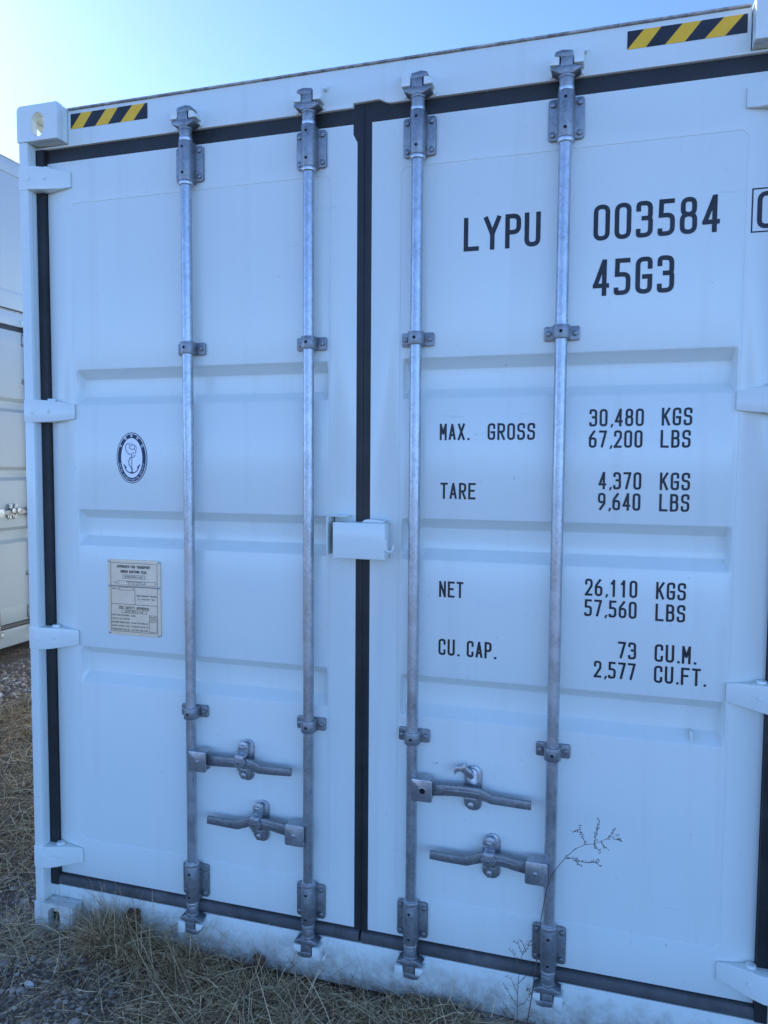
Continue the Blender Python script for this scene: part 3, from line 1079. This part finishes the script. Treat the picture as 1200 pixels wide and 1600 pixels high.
# ------------------------------------------------------------------ neighbouring stack, doors facing +x
H2 = 2.896
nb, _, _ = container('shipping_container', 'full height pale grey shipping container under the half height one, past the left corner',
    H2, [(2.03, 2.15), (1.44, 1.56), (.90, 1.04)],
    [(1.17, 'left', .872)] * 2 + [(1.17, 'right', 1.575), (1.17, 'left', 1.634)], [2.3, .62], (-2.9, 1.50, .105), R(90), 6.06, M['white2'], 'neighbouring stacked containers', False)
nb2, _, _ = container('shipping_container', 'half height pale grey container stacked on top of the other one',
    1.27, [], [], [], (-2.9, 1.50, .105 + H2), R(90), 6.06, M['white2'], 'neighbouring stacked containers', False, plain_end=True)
for i, xx in enumerate((-3.5, -8.5)):
    mb = MB()
    mb.box(-.09, .09, -1.30, 1.30, 0, .125)
    o = mb.build('timber_sleeper', M['timber'], None, (xx, 2.60, -.02), bevel=.006)
    tag(o, ('weathered timber sleeper under the door end of the stacked containers', 'weathered timber sleeper under the far end of the stacked containers')[i], 'sleeper', 'sleepers under the stack')

# ------------------------------------------------------------------ ground
def hgt(x, y):
    h = .012 * np.sin(3.1 * x + 1.3) * np.cos(2.7 * y) + .008 * np.sin(9 * x + 2 * y) + .006 * np.cos(11 * y - 4 * x)
    near = np.exp(-((x - .5) ** 2 / 30 + y ** 2 / 30))
    # soil banked up against the sill
    bank = .028 * np.exp(-((y - .02) / .14) ** 2) * np.clip((x + .05) * 3, 0, 1) * np.clip((2.6 - x) * 3, 0, 1)
    return (h * near + bank * (.7 + .3 * np.sin(5 * x))) - .014

def axis_pts(c0, c1, fine, far):
    a = list(np.arange(c0, c1, fine))
    d, x = fine, c1
    while x < far:
        a.append(x); d *= 1.35; x += d
    d, x = fine, c0
    lo = []
    while x > -far:
        d *= 1.35; x -= d; lo.append(x)
    return np.array(lo[::-1] + a)

gx = axis_pts(-4, 3, .05, 600)
gy = axis_pts(-3, 4, .05, 600)
XX, YY = np.meshgrid(gx, gy)
ZZ = hgt(XX, YY)
nx, ny = len(gx), len(gy)
idx = np.arange(nx * ny).reshape(ny, nx)
faces = np.stack([idx[:-1, :-1], idx[:-1, 1:], idx[1:, 1:], idx[1:, :-1]], -1).reshape(-1, 4)
me = bpy.data.meshes.new('ground')
me.from_pydata(np.stack([XX, YY, ZZ], -1).reshape(-1, 3).tolist(), [], faces.tolist())
me.polygons.foreach_set('use_smooth', [True] * len(me.polygons))
m, ns, ls, b = new_mat('gravel_ground')
pos = N(ns, 'ShaderNodeNewGeometry').outputs['Position']
vo = N(ns, 'ShaderNodeTexVoronoi')
vo.inputs['Scale'].default_value = 55
ls.new(pos, vo.inputs['Vector'])
stone = ramp(ns, ls, vo.outputs['Color'], [(.1, (.12, .095, .07)), (.5, (.26, .21, .165)), (.9, (.42, .36, .29))])
n1 = noise(ns, ls, pos, 1.6, 6, .65)
f1 = ramp(ns, ls, n1.outputs[0], [(.40, g3(0)), (.62, g3(1))])
n2 = noise(ns, ls, pos, 40, 6, .7)
soil = ramp(ns, ls, n2.outputs[0], [(.3, (.09, .065, .042)), (.7, (.21, .16, .105))])
ls.new(mixc(ns, ls, f1.outputs[0], stone.outputs[0], soil.outputs[0]), b.inputs['Base Color'])
b.inputs['Roughness'].default_value = .95
bp = N(ns, 'ShaderNodeBump')
bp.inputs['Strength'].default_value = .9
bp.inputs['Distance'].default_value = .012
bp.invert = True
ls.new(vo.outputs['Distance'], bp.inputs['Height'])
ls.new(bp.outputs[0], b.inputs['Normal'])
me.materials.append(m)
g = link('ground', me)
g['kind'] = 'structure'

# ------------------------------------------------------------------ loose stones
ico = bmesh.new()
bmesh.ops.create_icosphere(ico, subdivisions=1, radius=1)
IV = np.array([v.co[:] for v in ico.verts])
IF = np.array([[v.index for v in f.verts] for f in ico.faces])
ico.free()

def in_body(x, y, m_=.0):
    main_ = (x > -.0 - m_) & (x < WID) & (y > .02 - m_)
    return main_

def scatter_xy(n, regs):
    """regs: list of (weight, x0,x1,y0,y1)"""
    ws = np.array([r[0] for r in regs], float); ws /= ws.sum()
    k = rng.choice(len(regs), n, p=ws)
    rr = np.array([r[1:] for r in regs])[k]
    x = rr[:, 0] + (rr[:, 1] - rr[:, 0]) * rng.random(n)
    y = rr[:, 2] + (rr[:, 3] - rr[:, 2]) * rng.random(n)
    return x, y

ns_ = 26000
sx_, sy_ = scatter_xy(ns_, [(5, -.3, 1.6, -.75, .05), (4, -1.3, .0, -.3, 1.2), (3, -2.9, -.6, .6, 2.8), (1.2, -2.9, -1.2, 1.4, 3.4)])
keep = ~in_body(sx_, sy_, -.0)
sx_, sy_ = sx_[keep], sy_[keep]
n = len(sx_)
rad = np.clip(rng.lognormal(math.log(.0052), .55, n), .002, .02) * (1 + np.clip(np.hypot(sx_ - .5, sy_) - 1, 0, 2) * .35)
sh = rng.uniform(.6, 1.25, (n, 1, 3)) * np.array([1, 1, .7])
jit = 1 + rng.uniform(-.22, .22, (n, len(IV), 1))
V = IV[None] * jit * sh * rad[:, None, None]
ang = rng.random(n) * 6.283
c, s = np.cos(ang)[:, None], np.sin(ang)[:, None]
V = np.stack([V[..., 0] * c - V[..., 1] * s, V[..., 0] * s + V[..., 1] * c, V[..., 2]], -1)
V += np.stack([sx_, sy_, hgt(sx_, sy_) + rad * .25], -1)[:, None]
F_ = (IF[None] + (np.arange(n) * len(IV))[:, None, None]).reshape(-1, 3)
me = bpy.data.meshes.new('gravel')
me.from_pydata(V.reshape(-1, 3).tolist(), [], F_.tolist())
m, ns2, ls2, b = new_mat('gravel_stone')
ge = N(ns2, 'ShaderNodeNewGeometry')
cr = ramp(ns2, ls2, ge.outputs['Random Per Island'], [(0, (.11, .08, .055)), (.35, (.26, .205, .15)), (.7, (.40, .325, .25)), (.95, (.55, .48, .39)), (1, (.78, .73, .65))])
ls2.new(cr.outputs[0], b.inputs['Base Color'])
b.inputs['Roughness'].default_value = .85
me.materials.append(m)
gr = link('gravel', me)
tag(gr, 'grey crushed gravel scattered over the yard ground', 'gravel', kind='stuff')

# ------------------------------------------------------------------ dry grass
def blades(name, label, roots, lens, spread, lift, width, seg=4, cols=None):
    """curved tapering dry blades: roots (n,2), direction random; lift = mean elevation of growth"""
    n = len(roots)
    az = rng.random(n) * 6.283
    el = np.clip(rng.normal(lift, .35, n), .05, 1.45)
    curl = rng.normal(-.9, .7, n) * 1.0
    tw = rng.normal(0, .7, n)
    z0 = hgt(roots[:, 0], roots[:, 1]) + .001
    P = np.zeros((n, seg + 1, 3))
    P[:, 0] = np.stack([roots[:, 0], roots[:, 1], z0], -1)
    for k in range(seg):
        e = el + curl * (k / seg)
        a = az + tw * (k / seg)
        d = np.stack([np.cos(e) * np.cos(a), np.cos(e) * np.sin(a), np.sin(e)], -1)
        P[:, k + 1] = P[:, k] + d * (lens / seg)[:, None]
    gz = hgt(P[..., 0], P[..., 1]) + .004
    P[..., 2] = np.maximum(P[..., 2], gz + rng.random((n, 1)) * .03)
    # stay out of the container
    lim = np.where((P[..., 0] > -.01) & (P[..., 0] < WID), np.where(P[..., 0] < .17, -.006, .044), 99)
    P[..., 1] = np.minimum(P[..., 1], lim)
    side = np.stack([-np.sin(az), np.cos(az), np.zeros(n)], -1) + rng.normal(0, .5, (n, 3)) * np.array([0, 0, 1])
    side /= np.linalg.norm(side, axis=1)[:, None]
    wd = np.linspace(1, .25, seg + 1)[None, :, None] * (width * rng.uniform(.6, 1.5, n))[:, None, None]
    A = P + side[:, None] * wd
    B = P - side[:, None] * wd
    V = np.stack([A, B], 2).reshape(-1, 3)
    base = (np.arange(n) * (seg + 1) * 2)[:, None]
    k = np.arange(seg)[None] * 2
    F_ = np.stack([base + k, base + k + 1, base + k + 3, base + k + 2], -1).reshape(-1, 4)
    me = bpy.data.meshes.new(name)
    me.from_pydata(V.tolist(), [], F_.tolist())
    me.materials.append(M['straw'])
    o = link(name, me)
    tag(o, label, 'grass', kind='stuff')
    return o

m, ns3, ls3, b = new_mat('dry_straw')
ge = N(ns3, 'ShaderNodeNewGeometry')
cr = ramp(ns3, ls3, ge.outputs['Random Per Island'], [(0, (.10, .058, .026)), (.3, (.28, .175, .08)), (.6, (.56, .38, .18)), (.88, (.86, .64, .36)), (1, (.24, .19, .085))])
ls3.new(cr.outputs[0], b.inputs['Base Color'])
b.inputs['Roughness'].default_value = .75
M['straw'] = m

def tuft_roots(cs, per, sd):
    out = []
    for (x, y) in cs:
        out.append(np.stack([rng.normal(x, sd, per), rng.normal(y, sd, per)], -1))
    r = np.concatenate(out)
    bad = (r[:, 0] > -.02) & (r[:, 0] < WID) & (r[:, 1] > .03)
    r[bad, 1] = -.02 - rng.random(bad.sum()) * .06
    bad = (r[:, 0] > -.03) & (r[:, 0] < .18) & (r[:, 1] > -.02)
    r[bad, 1] = -.03 - rng.random(bad.sum()) * .05
    return r

# along the sill and in the foreground
cs = [(x + rng.normal(0, .04), rng.uniform(-.06, .03)) for x in np.arange(.27, 1.75, .04)]
r1 = tuft_roots(cs, 26, .03)
blades('dry_grass', 'dry straw coloured grass matted against the container sill', r1, np.clip(rng.lognormal(math.log(.085), .4, len(r1)), .03, .2), 0, .6, .0013)
cs = [(.31 + rng.normal(0, .03), rng.uniform(-.03, .03)) for _ in range(14)] + [(.41 + rng.normal(0, .05), rng.uniform(-.05, .03)) for _ in range(18)] + [(.62 + rng.normal(0, .05), rng.uniform(-.08, .0)) for _ in range(7)]
r1 = tuft_roots(cs, 40, .032)
blades('dry_grass', 'tallest clump of dry straw beside the bottom corner casting', r1, np.clip(rng.lognormal(math.log(.14), .35, len(r1)), .05, .26), 0, .85, .0012)
cs = [(rng.uniform(.55, 1.6), rng.uniform(-.32, .0)) for _ in range(165)] + [(rng.uniform(.1, .9), rng.uniform(-.6, -.1)) for _ in range(16)] + [(rng.normal(-.08, .06), rng.normal(-.0, .04)) for _ in range(8)] + [(rng.normal(.1, .1), rng.normal(-.14, .04)) for _ in range(7)]
r2_ = tuft_roots(cs, 26, .05)
blades('dry_grass', 'thin dry grass lying over the gravel in front of the doors', r2_, np.clip(rng.lognormal(math.log(.12), .45, len(r2_)), .04, .3), 0, .25, .0013)
# broken straw litter over the gravel
n_ = 4200
lx, ly = scatter_xy(n_, [(3, -.2, 1.2, -.7, -.02), (2, -1.0, -.02, -.2, .9)])
blades('straw_litter', 'short broken straw littered over the gravel and bare soil', np.stack([lx, ly], -1), rng.uniform(.01, .055, n_), 0, .08, .0012, 2)
cs = [(rng.uniform(-2.0, -.35), 0) for _ in range(300)]
cs = [(x, -x * .98 - .0 + rng.normal(0, .33)) for x, _ in cs]
cs = [(x, y) for x, y in cs if x < -.06 and y > -.1]
r3_ = tuft_roots(cs, 40, .07)
blades('dry_grass', 'brown dead grass in the gap between the containers', r3_, np.clip(rng.lognormal(math.log(.11), .4, len(r3_)), .04, .25), 0, .3, .0018)

# ------------------------------------------------------------------ dead weeds against the doors
M['stem'] = plain('dead_stem', (.11, .075, .05), .8, 0, .4, 60)
def weed(name, label, main_pts, radii, branches, yplane, seeds):
    e = bpy.data.objects.new(name, None)
    COL.objects.link(e)
    base = Vector((main_pts[0][0], yplane, 0))
    e.location = base
    tag(e, label, 'weed')
    rr = random.Random(5)
    P3 = lambda q, k=0: Vector((q[0], yplane + k, q[1])) - base
    mb = MB()
    mb.tube([P3(q, .006 * math.sin(i * 1.7)) for i, q in enumerate(main_pts)], [r * .52 for r in radii], 6)
    mb.build('stem', M['stem'], e)
    tw = MB()
    sd = MB()
    def seed(p, r):
        d = Vector((rr.uniform(-1, 1), rr.uniform(-1, 1), rr.uniform(-.2, 1))).normalized() * r * 2.4
        tw.tube([p, p + d], [.0005, .0004], 4)
        sd.tube([p + d * .8, p + d * 1.2, p + d * 1.7], [r * .3, r * .62, r * .15], 5)
    for br in branches:
        pts = [P3(q, rr.uniform(-.01, .01)) for q in br]
        tw.tube(pts, [.0009 - .0005 * i / len(pts) for i in range(len(pts))], 5)
        for i in range(len(pts) - 1):
            for t in (.3, .6, .95):
                for _ in range(seeds):
                    seed(pts[i].lerp(pts[i + 1], t), rr.uniform(.0011, .0024))
    for q in main_pts[-6:]:
        for _ in range(seeds):
            seed(P3(q), rr.uniform(.0011, .0024))
    tw.build('twigs', M['stem'], e)['kind'] = 'stuff'
    sd.build('seed_heads', M['stem'], e)['kind'] = 'stuff'
    return e
wp = [(1.757, -.02), (1.759, .05), (1.763, .111), (1.767, .148), (1.774, .196), (1.781, .260), (1.789, .348), (1.796, .433), (1.809, .513), (1.822, .556), (1.838, .586), (1.859, .614), (1.884, .638), (1.910, .658), (1.933, .665), (1.967, .682), (1.994, .693)]
wr_ = [.0034, .0034, .0033, .0032, .0031, .003, .0028, .0026, .0024, .0022, .002, .0018, .0016, .0014, .0012, .001, .0008]
weed('dead_weed', 'tall thin dead weed leaning across the rightmost lock rod', wp, wr_,
     [[(1.910, .658), (1.903, .675), (1.898, .688), (1.891, .706)], [(1.898, .688), (1.885, .690), (1.877, .690)], [(1.933, .665), (1.938, .688), (1.942, .705), (1.945, .734)],
      [(1.859, .614), (1.878, .614), (1.895, .611), (1.915, .611), (1.929, .613), (1.949, .618)], [(1.880, .613), (1.890, .603), (1.902, .592)], [(1.929, .613), (1.94, .606), (1.952, .600)],
      [(1.933, .665), (1.942, .650), (1.952, .640)], [(1.95, .674), (1.958, .662), (1.968, .655)], [(1.967, .682), (1.982, .70), (1.985, .712)], [(1.98, .688), (1.995, .682), (2.006, .684)], [(1.774, .196), (1.765, .210), (1.758, .205)], [(1.763, .111), (1.775, .12), (1.785, .118)]], -.07, 2)
wp2 = [(1.73, -.02), (1.731, .04), (1.732, .089), (1.732, .15), (1.732, .201), (1.736, .265), (1.745, .307), (1.756, .340)]
br2 = []
rb = random.Random(3)
for i in range(2, 8):
    for s in (-1, 1):
        x, z = wp2[i][0], wp2[i][1] - rb.uniform(0, .03)
        L = .055 - .004 * i
        br2.append([(x, z), (x + s * L * .5, z + L * .7), (x + s * L * .9, z + L * 1.2)])
weed('dead_weed', 'short feathery dead weed left of the rightmost lock rod foot', wp2, [.0022, .0021, .002, .0018, .0016, .0014, .0011, .0008], br2, -.05, 1)

# curled dead leaves caught on the grass by the sill
M['leaf'] = plain('dead_leaf', (.12, .065, .028), .8, 0, .6, 60)
def leaf(label, x, y, z, sz, rot):
    mb = MB()
    nu, nv = 13, 9
    vs, fs = [], []
    for i in range(nu):
        u = i / (nu - 1)
        wd = math.sin(math.pi * min(.98, u * .92 + .06)) ** .7 * .5
        for j in range(nv):
            v = (j / (nv - 1) - .5) * 2
            vs.append((v * wd * sz, .8 * sz * (v * v) * wd + .09 * sz * math.sin(7 * u + 4 * v) + .05 * sz * math.sin(17 * u - 6 * v), (u - .3) * sz + .10 * sz * abs(v) * math.sin(14 * u + 3 * v)))
    for i in range(nu - 1):
        for j in range(nv - 1):
            fs.append((i * nv + j, i * nv + j + 1, (i + 1) * nv + j + 1, (i + 1) * nv + j))
    mb.add(vs, fs)
    o = mb.build('dead_leaf', M['leaf'], None, (x, y, z), weld=False)
    so_ = o.modifiers.new('thickness', 'SOLIDIFY')
    so_.thickness = .0012
    o.rotation_euler = rot
    tag(o, label, 'leaf', 'dead leaves by the sill')
leaf('brown curled dead leaf in the straw near the corner casting', .395, .018, .10, .062, (R(-18), R(20), R(25)))
leaf('ochre curled dead leaf in the straw below the second lock rod', .865, .012, .03, .062, (R(-22), R(-15), R(-20)))
